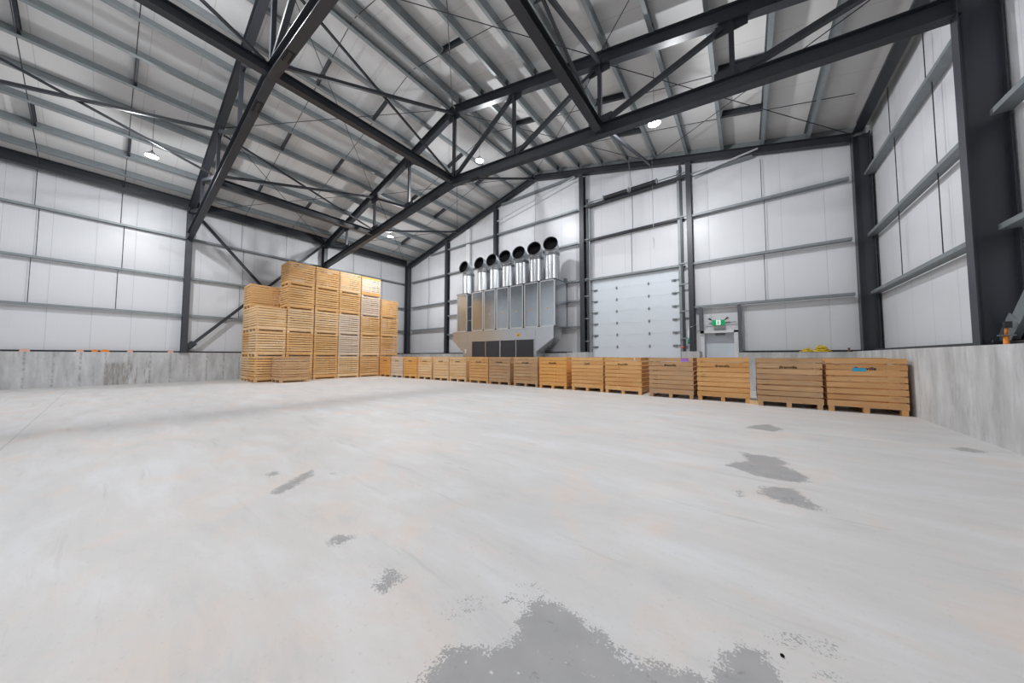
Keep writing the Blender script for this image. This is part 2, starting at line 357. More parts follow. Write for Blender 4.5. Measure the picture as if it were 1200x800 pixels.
def sdf(px, py, poly):
    p = np.array(poly); q = np.roll(p, -1, 0); d = np.full(px.shape, 1e9); ins = np.zeros(px.shape, bool)
    for (x0, y0), (x1, y1) in zip(p, q):
        ex, ey = x1 - x0, y1 - y0; t = np.clip(((px - x0) * ex + (py - y0) * ey) / (ex * ex + ey * ey), 0, 1)
        d = np.minimum(d, np.hypot(px - x0 - t * ex, py - y0 - t * ey))
        cnd = ((y0 > py) != (y1 > py)); xi = x0 + (py - y0) * (x1 - x0) / ((y1 - y0) if y1 != y0 else 1e-9)
        ins ^= cnd & (px < xi)
    return np.where(ins, d, -d)
gx = np.unique(np.round(np.concatenate([np.arange(XL, XR, 0.6), np.arange(-4.1, 0.75, 0.025), np.arange(1.9, 2.6, 0.05), [XR]]), 4))
gy = np.unique(np.round(np.concatenate([np.arange(YF, YB + .3, 0.6), np.arange(0.6, 2.0, 0.02), np.arange(2.0, 7.4, 0.05)]), 4))
GX, GY = np.meshgrid(gx, gy); val = np.full(GX.shape, -1.0)
for p in PATCH: val = np.maximum(val, sdf(GX, GY, p))
for p, k in SPECK: val = np.maximum(val, np.minimum(sdf(GX, GY, p), 0.0) - k * 0.45)
val = np.clip(val, -0.3, 0.12)
nx, ny = len(gx), len(gy)
vs = [(float(x), float(y), 0.0) for y in gy for x in gx]
fs = [(j * nx + i, j * nx + i + 1, (j + 1) * nx + i + 1, (j + 1) * nx + i) for j in range(ny - 1) for i in range(nx - 1)]
n0 = len(vs); vs += [(gx[0], gy[0], -0.15), (gx[-1], gy[0], -0.15), (gx[-1], gy[-1], -0.15), (gx[0], gy[-1], -0.15)]
fs.append((n0 + 3, n0 + 2, n0 + 1, n0))
me = bpy.data.meshes.new('floor'); me.from_pydata(vs, [], fs)
at = me.attributes.new('patch', 'FLOAT', 'POINT'); at.data.foreach_set('value', np.concatenate([val.ravel(), np.full(4, -1.0)]).astype(np.float32))
me.materials.append(M['floor']); fo = bpy.data.objects.new('floor', me); COL.objects.link(fo); struct(fo)

# ---------------------------------------------------------------- shell: metal walls, roof, low concrete walls
def gable_strip(mb, x0, x1, z0, ya, yb, zt=None):
    xs = [x0] + ([RX] if x0 < RX < x1 else []) + [x1]
    for a, b in zip(xs[:-1], xs[1:]):
        ta, tb = (zt, zt) if zt else (roofz(a) , roofz(b))
        mb.prism([(a, z0), (b, z0), (b, tb), (a, ta)], 'y', ya, yb)
DX0, DX1, DZ = -5.90, -2.12, 4.92      # overhead door
MX0, MX1, MZ = -1.42, -0.21, 2.19      # man door frame opening
w = MB()
gable_strip(w, XL - .1, DX0, 0, YB, YB + .1); gable_strip(w, DX0, DX1, DZ, YB, YB + .1); gable_strip(w, DX1, MX0, 0, YB, YB + .1)
gable_strip(w, MX0, MX1, MZ, YB, YB + .1); gable_strip(w, MX1, XR + .1, 0, YB, YB + .1)
struct(w.build('wall_back', M['panel_x']))
w = MB(); gable_strip(w, XL - .1, XR + .1, 0, YF - .1, YF); struct(w.build('wall_front', M['panel_x']))
struct(MB().box(XL - .1, XL, YF, YB, 0, roofz(XL)).build('wall_left', M['panel_y']))
struct(MB().box(XR, XR + .1, YF, YB, 0, roofz(XR)).build('wall_right', M['panel_y']))
w = MB()
for xe in (XL - .15, XR + .15):
    w.prism([(xe, roofz(xe)), (RX, roofz(RX)), (RX, roofz(RX) + .12), (xe, roofz(xe) + .12)], 'y', YF - .15, YB + .15)
struct(w.build('ceiling', M['ceil']))
# concrete
struct(MB().box(XL, CXL, YF, YB, 0, CT).build('wall_left_lower', M['conc']))
struct(MB().box(CXR, XR, YF, YB, 0, CT).build('wall_right_lower', M['conc']))
w = MB(); w.box(CXL, -6.9, CYB, YB, 0, CT); w.box(-6.9, DX0, 13.45, YB, 0, CT + .03)
w.box(-0.22, CXR, CYB, YB, 0, CT - .02); w.box(-1.98, -1.38, 13.45, YB, 0, CT + .03)
struct(w.build('wall_back_lower', M['conc']))
# angle trim on the concrete, verge angle under the roof at the gable, corner trim
k = 1
for a in ((XL + .02, XL + .22, YF, YB - .05, CT, CT + .07), (XR - .26, XR - .02, YF, YB - .05, CT, CT + .07), (XL + .2, -7.0, YB - .2, YB - .02, CT, CT + .07), (-0.2, XR - .3, YB - .2, YB - .02, CT - .02, CT + .05)):
    struct(MB().box(*a).build('trim_%d' % k, M['paint'])); k += 1
for s in (-1, 1):
    xe = XL + .1 if s < 0 else XR - .1
    w = MB(); w.prism([(xe, roofz(xe) - .24), (RX, roofz(RX) - .24), (RX, roofz(RX) - .02), (xe, roofz(xe) - .02)], 'y', YB - .03, YB - .01)
    struct(w.build('trim_%d' % k, M['galv'])); k += 1
# damp stain skin of the formwork on the left concrete is part of the wall's own look
w = MB()

# ---------------------------------------------------------------- steel frame
TOPC, BOTC = 11.10, 8.17
def ztop(x): return TOPC - SL * abs(x - RX)
def zbot(x): return BOTC - 0.108 * abs(x - RX)
HX = (-20.95, 2.98)
FRAMES = (-3.75, 2.2, 8.15)
FNAME = {-3.75: 'frame behind the camera', 2.2: 'nearer frame', 8.15: 'farther frame'}
nodes = [RX + 3.02 * i for i in range(-3, 4)]
def truss(Y, label):
    t = empty('roof_truss', (RX, Y, 0)); tag(t, label, 'truss', 'steel roof trusses')
    def P(x, z, dy=0): return (x - RX, dy, z)
    for s in (-1, 1):
        xe = HX[0] + .05 if s < 0 else HX[1] - .05
        MB().sweep(Ibeam(.36, .2), P(xe, ztop(xe)), P(RX, ztop(RX)), (0, 0, 1)).build('top_chord', M['paint'], t)
        MB().sweep(Ibeam(.34, .2), P(xe, zbot(xe)), P(RX, zbot(RX)), (0, 0, 1)).build('bottom_chord', M['paint'], t)
    for x in nodes:
        MB().sweep(rect(.10, .10), P(x, zbot(x) + .16), P(x, ztop(x) - .17), (0, 1, 0)).build('web_post', M['paint'], t)
        MB().box(x - RX - .34, x - RX + .34, -.012, .012, zbot(x) + .1, zbot(x) + .42).build('gusset_plate', M['paint'], t)
        MB().box(x - RX - .30, x - RX + .30, -.012, .012, ztop(x) - .40, ztop(x) - .14).build('gusset_plate', M['paint'], t)
    for i in range(3):
        for s in (-1, 1):
            a = RX + s * 3.02 * i; b = RX + s * 3.02 * (i + 1)
            MB().sweep(rect(.11, .11), P(a + s * .15, zbot(a) + .22), P(b - s * .15, ztop(b) - .24), (0, 1, 0)).build('web_diagonal', M['paint'], t)
    for s in (-1, 1):
        a = RX + s * 9.06; b = HX[0] + .3 if s < 0 else HX[1] - .3
        MB().sweep(rect(.12, .12), P(a + s * .12, zbot(a) + .2), P(b, ztop(b) - .18), (0, 1, 0)).build('web_diagonal', M['paint'], t)
    # bolted splice plates under the bottom chord
    for s in (-1, 1):
        x = RX + s * 1.15; sp_ = MB(); z = zbot(x) - .178
        sp_.sweep(rect(.17, .016), P(x - .22, zbot(x - .22) - .18), P(x + .22, zbot(x + .22) - .18), (0, 0, 1))
        for q in range(5):
            for dy in (-.055, .055): xx = x - .16 + q * .08; sp_.box(xx - RX - .014, xx - RX + .014, dy - .014, dy + .014, zbot(xx) - .212, zbot(xx) - .186)
        sp_.build('splice_plate', M['black'], t)
    return t
truss(2.2, 'dark steel gabled roof truss nearest the camera, crossing the upper left corner')
truss(8.15, 'dark steel gabled roof truss spanning the middle of the hall to the big right column')
def column(X0, X1, Y, label, side, bw=.2, zt=None):
    """I column with its web in the y plane; X0 = inner flange face, X1 = outer flange face"""
    c = empty('steel_column', ((X0 + X1) / 2, Y, CT)); tag(c, label, 'column', 'steel columns')
    h = abs(X1 - X0); zt = zt or ztop((X0 + X1) / 2) + .12
    MB().sweep(Ibeam(h, bw, .018, .012), (0, 0, .02), (0, 0, zt - CT), (1, 0, 0)).build('shaft', M['paint_lt'], c)
    b = MB(); b.box(-h / 2 - .02, h / 2 + .02, -.16, .16, 0, .025)
    for sx in (-1, 1):
        for s2 in (-1, 1): b.tube([(sx * h * .25, s2 * .12, .02), (sx * h * .25, s2 * .12, .09)], .013, 6)
    b.build('base_plate', M['paint_lt'], c)
    return c
column(-20.92, -21.32, 2.2, 'grey steel column standing on the left concrete wall under the near truss', 'l')
column(-20.92, -21.32, 8.15, 'grey steel column on the left wall behind the crate stack', 'l')
column(2.85, 3.27, 8.15, 'large dark steel column on the right concrete wall, with sunlit-grey inner edge'.replace('sunlit-grey', 'lighter grey'), 'r', .2)
column(2.85, 3.27, 2.2, 'dark steel column on the right wall beside the camera', 'r')
column(2.86, 3.24, 14.1, 'dark steel column in the back right corner of the hall', 'r', .28)
column(-20.75, -21.15, 14.1, 'dark steel column in the back left corner of the hall', 'l', .28)
# end wall columns
def endcolumn(X, w, label, name='steel_column', z1=None, mat=None):
    c = empty(name, (X, 14.12, CT)); tag(c, label, 'column', 'steel columns'); z1 = z1 or ztop(X) - .15
    MB().sweep(Ibeam(.28, w, .016, .012), (0, 0, .02), (0, 0, z1 - CT), (0, 1, 0)).build('shaft', mat or M['paint_lt'], c)
    b = MB().box(-w / 2 - .04, w / 2 + .04, -.17, .15, 0, .025)
    for sx in (-1, 1): b.tube([(sx * (w / 2 + .02), -.14, .02), (sx * (w / 2 + .02), -.14, .08)], .012, 6)
    b.build('base_plate', M['paint_lt'], c); return c
endcolumn(-16.38, .2, 'slim dark column on the end wall left of the heater')
endcolumn(-11.95, .2, 'dark end wall column rising behind the heater pipes')
endcolumn(-6.31, .23, 'dark end wall column between the heater and the overhead door')
endcolumn(-1.67, .18, 'dark end wall column between overhead door and exit door')
# end rafters
r = empty('end_rafter', (RX, 14.1, 0)); tag(r, 'dark gabled rafter along the top of the end wall', 'rafter')
for s in (-1, 1):
    xe = XL + .6 if s < 0 else XR - .45
    MB().sweep(Ibeam(.27, .2), (xe - RX, 0, ztop(xe) + .03), (0, 0, ztop(RX) + .03), (0, 0, 1)).build('rafter_half', M['paint'], r)
# eave beams
for x, nm in ((-21.0, 'dark eave beam running along the top of the left wall'), (2.98, 'dark eave beam running along the top of the right wall')):
    o = MB().sweep(Ibeam(.42, .24), (x, YF, 8.42), (x, YB - .3, 8.42), (0, 0, 1)).build('eave_beam', M['paint']); tag(o, nm, 'beam', 'eave beams')
# longitudinal struts at the bottom chord nodes
for x, nm in ((RX - 6.04, 'left'), (RX, 'middle'), (RX + 6.04, 'right')):
    o = MB().sweep(Ibeam(.26, .2), (x, YF if nm == 'middle' else 2.3, zbot(x) + .02), (x, 8.05, zbot(x) + .02), (0, 0, 1)).build('tie_beam', M['paint'])
    tag(o, 'long dark tie beam joining the bottom chords of the trusses, %s of three' % nm, 'beam', 'tie beams along the hall')
# sway braces in vertical planes between frames
def thingbar(name, prof, p0, p1, mat, label, cat, group, up=(0, 0, 1)):
    p0 = Vector(p0); mb = MB().sweep(prof, (0, 0, 0), Vector(p1) - p0, up)
    o = mb.build(name, mat, None, p0); tag(o, label, cat, group); return o
L_ = [(0, 0)]
def angle(a=.09, t=.01): return [(-a / 2, -a / 2), (a / 2, -a / 2), (a / 2, -a / 2 + t), (-a / 2 + t, -a / 2 + t), (-a / 2 + t, a / 2), (-a / 2, a / 2)]
BW = .085
for x, nm in ((RX - 6.04, 'left'), (RX, 'ridge'), (RX + 6.04, 'right')):
    for ya, yb, bay in ((-3.75, 2.2, 'near bay'), (2.2, 8.15, 'middle bay')):
        thingbar('sway_brace', rect(BW, BW), (x + .06, ya + .12, zbot(x) + .25), (x + .06, yb - .12, ztop(x) - .2), M['paint'], 'dark diagonal brace of the %s row in the %s, climbing towards the end wall' % (nm, bay), 'brace', 'diagonal braces between trusses')
        thingbar('sway_brace', rect(.06, .06), (x - .06, ya + .12, ztop(x) - .2), (x - .06, yb - .12, zbot(x) + .25), M['paint'], 'dark diagonal brace of the %s row in the %s, falling towards the end wall' % (nm, bay), 'brace', 'diagonal braces between trusses')
    thingbar('sway_brace', rect(BW, BW), (x, 8.27, zbot(x) + .2), (x, 13.98, ztop(x) - .06), M['paint'], 'dark diagonal brace of the %s row from the farther truss to the end wall' % nm, 'brace', 'diagonal braces between trusses')
# wall braces
for x, nm in ((-21.1, 'left'), (3.08, 'right')):
    a, b = 2.35, 8.0
    for (y0, z0, y1, z1, d) in ((a, 1.62, b, 8.15, 'rising towards the end wall'), (a, 8.15, b, 1.62, 'falling towards the end wall')):
        if nm == 'right': z0 -= .1; z1 -= .1
        t = empty('wall_brace', (x + (.03 if d[0] == 'r' else -.03) * (1 if nm == 'left' else -1), 0, 0)); tag(t, '%s steel wall brace on the %s wall, %s' % ('dark' if nm == 'left' else 'grey', nm, d), 'brace', 'wall braces')
        MB().sweep(rect(.13, .06) if nm == 'left' else rect(.2, .07), (0, y0, z0), (0, y1, z1), (1, 0, 0)).build('brace_bar', M['paint_lt'] if nm == 'left' else M['galv'], t)
        for yy, zz, sgn in ((y0, z0, 1), (y1, z1, -1)):
            dv = Vector((0, y1 - y0, z1 - z0)).normalized() * sgn; nv = Vector((0, -dv.z, dv.y)); c = Vector((0, yy, zz)); g = MB()
            if zz < 4:
                g.prism([((c - dv * .25 + nv * .13)[1], (c - dv * .25 + nv * .13)[2]), ((c - dv * .25 - nv * .13)[1], (c - dv * .25 - nv * .13)[2]), ((c + dv * .3 - nv * .13)[1], (c + dv * .3 - nv * .13)[2]), ((c + dv * .3 + nv * .13)[1], (c + dv * .3 + nv * .13)[2])], 'x', -.055, -.04)
                g.build('gusset_plate', M['paint_lt'] if nm == 'left' else M['galv'], t)
# orange screw jack by the big column
j = empty('screw_jack', (2.98, 7.80, CT)); tag(j, 'orange screw jack standing at the foot of the big right column', 'jack')
MB().lathe([(.001, 0), (.035, 0), (.028, .02), (.022, .14), (.001, .14)], (0, 0, 0), 12).build('jack_body', M['orange'], j)
MB().prism([(-.07, -.03), (.07, -.05), (.075, .05), (-.06, .04)], 'z', .14, .15).build('jack_plate', M['galv'], j)
MB().tube([(0, 0, .15), (-.0, -.035, .26)], .016, 8).build('jack_screw', M['orange'], j)
MB().box(-.03, .03, -.08, -.02, .25, .34).build('jack_head', M['black'], j)

# ---------------------------------------------------------------- purlins (Z sections across the trusses)
def Zprof(h=.315, f=.10, lip=.03, t=.006, s=1):
    return [(s * x, y) for x, y in [(-t/2, h/2), (-f, h/2), (-f, h/2 - lip), (-f + t, h/2 - lip), (-f + t, h/2 - t), (-t/2, h/2 - t), (-t/2, -h/2), (f, -h/2), (f, -h/2 + lip), (f - t, -h/2 + lip), (f - t, -h/2 + t), (t/2, -h/2 + t), (t/2, h/2)]]
PX = []
for s in (1, -1):
    for i in range(10): PX.append((s, i, RX + s * (0.35 + 1.185 * i)))
for s, i, x in PX:
    n = Vector((s * SL, 0, 1)).normalized()                    # roof normal on this slope
    c = Vector((x, 0, roofz(x))) - n * .163
    mb = MB().sweep(Zprof(s=1), (0, 0, 0), (0, YB - YF - .12, 0), n)
    o = mb.build('roof_purlin', M['galv'], None, (c.x, YF + .05, c.z))
    tag(o, 'galvanised purlin on the %s roof slope, %s from the ridge' % ('right' if s > 0 else 'left', ORD[i]), 'purlin', 'galvanised roof purlins')
    # cleats where the purlin sits on the trusses
    cb = MB()
    for yy in (2.2, 8.15, 13.97):
        p = Vector((x, yy, roofz(x))); 
        q0 = p - n * .31 - Vector((0, YF + .05, 0)); cb.sweep(rect(.012, .13), (q0 - c) + Vector((s * .02, 0, 0)) , (p - n * .06 - Vector((0, YF + .05, 0)) - c) + Vector((s * .02, 0, 0)), (0, 1, 0))
    cb.build('cleat', M['black'], o)
SAG = (-1.78, 0.2, 4.1, 6.15, 10.1, 12.1)
YN = {-1.78: 'farthest left', 0.2: 'left of the near truss', 4.1: 'just beyond the near truss', 6.15: 'just before the farther truss', 10.1: 'just beyond the farther truss', 12.1: 'nearest the end wall'}
for y in SAG:
    for s in (-1, 1):
        xe = RX + s * 11.7; z = lambda x: roofz(x) - .30
        o = MB().rod((RX + s * .1, y, z(RX + s * .1)), (xe, y, z(xe)), .011).build('sag_rod', M['darkwire'])
        tag(o, 'thin dark sag rod under the %s roof slope, %s' % ('right' if s > 0 else 'left', YN[y]), 'rod', 'roof sag rods')
        for a, pl in ((0, 'ridge'), (3, 'middle'), (6, 'eave')):
            xa = RX + s * (0.35 + 1.185 * (a + 1) + .06); xb = RX + s * (0.35 + 1.185 * (a + 2) - .06)
            o = MB().sweep([(-.03, -.095), (.03, -.095), (.03, -.085), (-.02, -.085), (-.02, .085), (.03, .085), (.03, .095), (-.03, .095)], (xa, y + .04, roofz(xa) - .14), (xb, y + .04, roofz(xb) - .14), (0, 0, 1)).build('purlin_spacer', M['paint'])
            tag(o, 'spacer between purlins, %s slope near the %s, rod line %s' % ('right' if s > 0 else 'left', pl, YN[y]), 'spacer', 'spacers between purlins')
# roof plane cross rods
for (ya, yb, bay) in ((2.2, 8.15, 'middle bay'), (8.15, 14.0, 'end bay')):
    ns = [RX + 6.03 * i for i in (-2, -1, 0, 1, 2)]; ns[0] = -20.9; ns[-1] = 2.9
    pn = ['left eave', 'left middle', 'right middle', 'right eave']
    for i in range(4):
        for fl in (0, 1):
            a, b = (ns[i], ns[i + 1]) if fl == 0 else (ns[i + 1], ns[i])
            o = MB().rod((a, ya + .1, ztop(a) + .02), (b, yb - .1, ztop(b) + .02), .012).build('cross_rod', M['darkwire'])
            tag(o, 'thin cross rod under the roof, %s panel of the %s, %s' % (pn[i], bay, 'left to right' if fl == 0 else 'right to left'), 'rod', 'roof cross rods')

# ---------------------------------------------------------------- wall girts (channels) and wall sag rods
def girt(p0, p1, inward, label, mat=None, name='wall_girt', d=.20, f=.085):
    p0, p1 = Vector(p0), Vector(p1); iv = Vector(inward); w_ = (p1 - p0).normalized(); s = 1 if w_.cross(Vector((0, 0, 1))).dot(iv) > 0 else -1
    t = .006; prof = [(0, 0), (s * d, 0), (s * d, f), (s * (d - t), f), (s * (d - t), t), (0, t)]
    if s < 0: prof = prof[::-1]
    o = MB().sweep(prof, (0, 0, 0), p1 - p0, (0, 0, 1)).build(name, mat or M['galv'], None, p0); tag(o, label, 'girt', 'horizontal wall girts'); return o
GZ = (3.10, 4.88, 6.80)
HN = ('lowest', 'middle', 'upper')
for gi, z in enumerate(GZ):
    for ya, yb, nm in ((YF, 2.1, 'near section'), (2.3, 8.05, 'middle section'), (8.25, 14.0, 'end section')):
        girt((XL + .02, ya, z), (XL + .02, yb, z), (1, 0, 0), 'galvanised girt on the left wall, %s row, %s' % (HN[gi], nm))
        girt((XR - .02, ya, z), (XR - .02, yb, z), (-1, 0, 0), 'galvanised girt on the right wall, %s row, %s' % (HN[gi], nm))
BX = [-20.6, -16.48, -11.95, -6.43, -1.76, 2.88]
def bg(x0, x1, z, label, mat=None): return girt((x0, YB - .02, z), (x1, YB - .02, z), (0, -1, 0), label, mat)
BAYN = ['far left bay', 'bay left of the heater', 'bay behind the heater', 'overhead door bay', 'exit door bay']
for b in range(5):
    x0, x1 = BX[b] + .1, BX[b + 1] - .1
    for z, hn in ((3.12, 'first'), (4.88, 'second'), (6.84, 'third'), (8.55, 'fourth')):
        if b in (1, 2) and z < 6: continue
        if b == 3 and z == 3.12: continue
        xa, xb = x0, x1
        if z > 8: xa = max(xa, -18.3); xb = min(xb, .4)
        bg(xa, xb, z, 'end wall girt in the %s, %s row from the floor' % (BAYN[b], hn), M['paint'] if b == 3 and z > 6 else None)
bg(-11.5, -6.7, 10.32, 'topmost end wall girt under the ridge')
for z, hn in ((2.62, 'lowest'), (3.92, 'middle'), (4.92, 'upper')):
    bg(-16.25, -14.15, z, 'short girt left of the heater, %s of three' % hn); bg(-7.25, -6.45, z, 'short girt right of the heater, %s of three' % hn)
for x, nm in ((-7.3, 'right'), (-14.1, 'left')):
    tag(MB().box(x - .05, x + .05, YB - .24, YB - .02, 2.62, 5.2).build('opening_jamb', M['galv']), 'grey upright framing the wall opening at the %s side of the heater' % nm, 'jamb', 'opening jambs')
def vrod(x, y, z0, z1, label):
    o = MB().rod((0, 0, 0), (0, 0, z1 - z0), .009).build('sag_rod', M['darkwire'], None, (x, y, z0)); tag(o, label, 'rod', 'wall sag rods')
for i, y in enumerate((-1.8, 0.22, 4.2, 6.2, 10.1, 12.1)):
    for q, (a, b) in enumerate(((3.1, 4.88), (4.9, 6.8), (6.82, 8.32))):
        yy = y + (.05 if q == 1 else -.05)
        vrod(XL + .12, yy, a, b, 'thin dark rod on the left wall, %s line from the left, %s tier' % (ORD[i], HN[q]))
        if i >= 3: vrod(XR - .12, y + (.12 if q == 2 else -.12), a, b, 'thin dark rod on the right wall, %s line from the end wall, %s tier' % (ORD[5 - i], HN[q]))
for i, (x, tiers) in enumerate(((-18.5, ((3.15, 4.88), (4.9, 6.84), (6.86, 8.5))), (-14.2, ((4.95, 6.84), (6.86, 8.55))), (-9.2, ((6.86, 8.55), (8.57, 10.32), (10.34, 10.9))), (-3.97, ((4.95, 6.84), (6.86, 8.55))), (0.62, ((3.15, 4.88), (4.9, 6.84), (6.86, 8.4))))):
    for q, (a, b) in enumerate(tiers): vrod(x + (.06 if q % 2 else 0), YB - .12, a, b, 'thin dark rod on the end wall in the %s, tier %s' % (BAYN[i], ['one', 'two', 'three'][q]))

# ---------------------------------------------------------------- overhead door
od = struct(empty('door_1', ((DX0 + DX1) / 2, YB, 0)))
pw = (DX1 - DX0) / 2; H = .525; z = 0; k = 0
mb = MB()
nsec = 9; H = DZ / nsec
for i in range(nsec):
    mb.box(-pw + .01, pw - .01, -.05, .0, i * H + .004, (i + 1) * H - .004)
    mb.box(-pw + .01, pw - .01, -.044, -.004, i * H - .004, i * H + .004)
mb.build('door_panels', M['dooorwhite'], od)
for i in range(1, nsec):
    for fx in (-.37, .37):
        h = MB().box(fx * pw - .03, fx * pw + .03, -.062, -.05, i * H - .07, i * H + .07); h.tube([(fx * pw - .045, -.068, i * H), (fx * pw + .045, -.068, i * H)], .012, 8); h.build('hinge', M['galv'], od)
    for s in (-1, 1):
        h = MB().box(s * (pw - .2) - .09, s * (pw - .2) + .09, -.062, -.05, i * H - .05, i * H + .05)
        h.tube([(s * (pw - .22), -.09, i * H + .02), (s * (pw + .02), -.09, i * H + .02)], .014, 8); h.tube([(s * (pw - .22), -.09, i * H - .03), (s * (pw - .1), -.09, i * H - .03)], .014, 8)
        h.build('roller_bracket', M['galv'], od)
# vertical lift tracks, shaft with spring drums, header
for s, nm in ((-1, 'left'), (1, 'right')):
    X = (DX0 - .07) if s < 0 else (DX1 + .07)
    t = empty('door_track', (X, YB - .1, 0)); tag(t, 'tall galvanised door track on the %s side of the overhead door' % nm, 'track', 'overhead door tracks')
    MB().sweep([(-.05, -.02), (.05, -.02), (.05, .03), (.04, .03), (.04, -.01), (-.04, -.01), (-.04, .03), (-.05, .03)], (0, -.08, 0), (0, -.08, 8.95), (0, 1, 0)).build('rail', M['galv'], t)
    MB().box(s * .08 - .04, s * .08 + .04, -.14, .06, 0, 8.95 if s < 0 else 9.1).build('backing_post', M['paint_lt'], t)
    for zz in (1.9, 3.0, 4.1, 4.95, 6.9, 8.6): MB().box(s * -.02 - .03, s * .3, -.16, -.12, zz, zz + .05).build('bracket', M['galv'], t)
sh = empty('door_spring_shaft', (-3.95, 13.93, 8.66)); tag(sh, 'black torsion spring shaft high above the overhead door', 'spring shaft')
MB().tube([(-2.05, 0, 0), (2.2, 0, 0)], .02, 10).build('shaft', M['galv'], sh)
for a, b in ((-1.16, -.12), (.06, 1.08)):
    prof = [(.001, 0)]; n = 26
    pts = [(a + (b - a) * i / 60, 0, 0) for i in range(61)]
    MB().tube(pts, [.085 + (.012 if i % 2 else 0) for i in range(61)], 14).build('torsion_spring', M['black'], sh)
for a in (-1.2, -.04, 1.12): MB().box(a - .03, a + .03, -.08, .1, -.1, .1).build('bearing_bracket', M['galv'], sh)
MB().box(-2.1, 2.2, .06, .14, -.17, -.05).build('backing_rail', M['paint'], sh)
thingbar('hanger_rod', rect(.025, .025), (-3.95, 13.85, 9.95), (-3.85, 13.86, 8.78), M['galv'], 'thin steel hanger from the roof to the door spring shaft', 'rod', 'hangers')
o = MB().tube([(0, 0, 0), (0, 0, -3.4), (.02, 0, -3.6)], .008, 6).build('pull_cord', M['alum'], None, (-3.0, 13.95, 9.7)); tag(o, 'thin pale pull cord hanging in front of the wall above the overhead door', 'cord')
# slanting electrical conduits from roof to wall either side
thingbar('conduit_pipe', rect(.05, .05), (-11.7, 13.93, 9.3), (-6.6, 13.93, 10.2), M['alum'], 'thin pale conduit running up the gable above the heater', 'conduit', 'gable conduits')
thingbar('conduit_pipe', rect(.05, .05), (-1.5, 13.95, 8.45), (.55, 13.95, 8.70), M['alum'], 'thin pale conduit on the gable right of the door bay', 'conduit', 'gable conduits')
# lintel above overhead door
struct(MB().box(DX0 - .05, DX1 + .05, YB - .06, YB - .01, DZ, DZ + .05).build('trim_%d' % k if k else 'trim_8', M['alum']))

# ---------------------------------------------------------------- exit door, sign
dz = struct(empty('door_2', ((MX0 + MX1) / 2, YB, 0)))
hw = (MX1 - MX0) / 2
f = MB(); f.box(-hw, -hw + .13, -.06, .3, 0, MZ); f.box(hw - .13, hw, -.06, .3, 0, MZ); f.box(-hw, hw, -.06, .3, MZ - .08, MZ)
f.build('door_frame', M['white'], dz)
MB().box(-hw + .13, hw - .13, .24, .3, .01, MZ - .08).build('door_leaf', M['dooorwhite'], dz)
c = MB().box(-.12, .2, .16, .24, MZ - .16, MZ - .11); c.tube([(.15, .15, MZ - .135), (-.15, .1, MZ - .10)], .01, 6); c.build('door_closer', M['galv'], dz)
MB().tube([(-hw + .22, .24, 1.0), (-hw + .22, .19, 1.0), (-hw + .34, .19, 1.0)], .012, 8).build('door_handle', M['galv'], dz)
for x, nm in ((-1.375, 'left'), (-.15, 'right')):
    tag(MB().box(x - .055, x + .055, YB - .22, YB - .02, MZ + .01 if x < -1 else CT, 3.1).build('door_post', M['post_grey']), 'dark steel upright at the %s side of the exit door' % nm, 'post', 'exit door uprights')
tag(MB().box(-.95, -.6, YB - .05, YB, MZ + .02, MZ + .1).build('wall_light', M['galv']), 'small grey box directly above the exit door frame', 'box')
es = empty('exit_sign', (-.81, 14.2, 2.5)); tag(es, 'green and white running man exit sign above the exit door', 'exit sign')
MB().box(-.20, .20, -.03, .03, -.1, .1).build('sign_case', M['green'], es)
MB().box(-.07, .07, -.034, -.03, -.095, .095).build('sign_centre', M['exitwhite'], es)
man = MB()
for a, b, r_ in (((.0, .03), (-.005, -.015), .014), ((-.005, -.015), (-.04, -.04), .008), ((-.04, -.04), (-.05, -.07), .008), ((-.005, -.015), (.02, -.045), .008), ((.02, -.045), (.0, -.08), .008), ((0, .03), (.035, .01), .006), ((0, .03), (-.035, .02), .006)):
    man.tube([(a[0], -.036, a[1]), (b[0], -.036, b[1])], r_, 6)
man.tube([(.004, -.042, .058), (.004, -.034, .058)], .016, 10)
man.build('running_man', M['green'], es)
for s in (-1, 1):
    MB().tube([(s * .2, 0, .09), (s * .26, -.03, .14), (s * .31, -.05, .17)], [.01, .03, .035], 10).build('lamp_head', M['darkwire'], es)
o = MB().tube([(-1.72, 13.93, 2.35), (-1.55, 14.1, 2.45), (-1.2, 14.22, 2.47), (-1.0, 14.22, 2.48)], .012, 6).build('sign_cable', M['alum']); tag(o, 'pale conduit from the column to the left of the exit sign', 'conduit', 'sign conduits')
o = MB().tube([(-.6, 14.22, 2.5), (-.25, 14.22, 2.5)], .009, 6).build('sign_cable', M['darkwire']); tag(o, 'thin dark cable from the exit sign to the right upright', 'cable', 'sign conduits')
cp_ = empty('conduit_pipe', (-1.79, 13.93, CT)); tag(cp_, 'pale vertical conduit with green tape on the column left of the exit door', 'conduit')
MB().rod((0, 0, 0), (0, 0, 1.05), .02).build('pipe', M['alum'], cp_)
MB().rod((0, 0, .33), (0, 0, .55), .035).build('tape', M['greenpaint'], cp_)
rp = empty('push_button_post', (-1.98, 13.75, 1.39)); tag(rp, 'thin post with a red button beside the overhead door', 'button')
MB().rod((0, 0, 0), (0, 0, .12), .012).build('post', M['galv'], rp); MB().lathe([(.001, .12), (.03, .12), (.045, .16), (.04, .2), (.001, .22)], (0, 0, 0), 12).build('button', M['red'], rp)

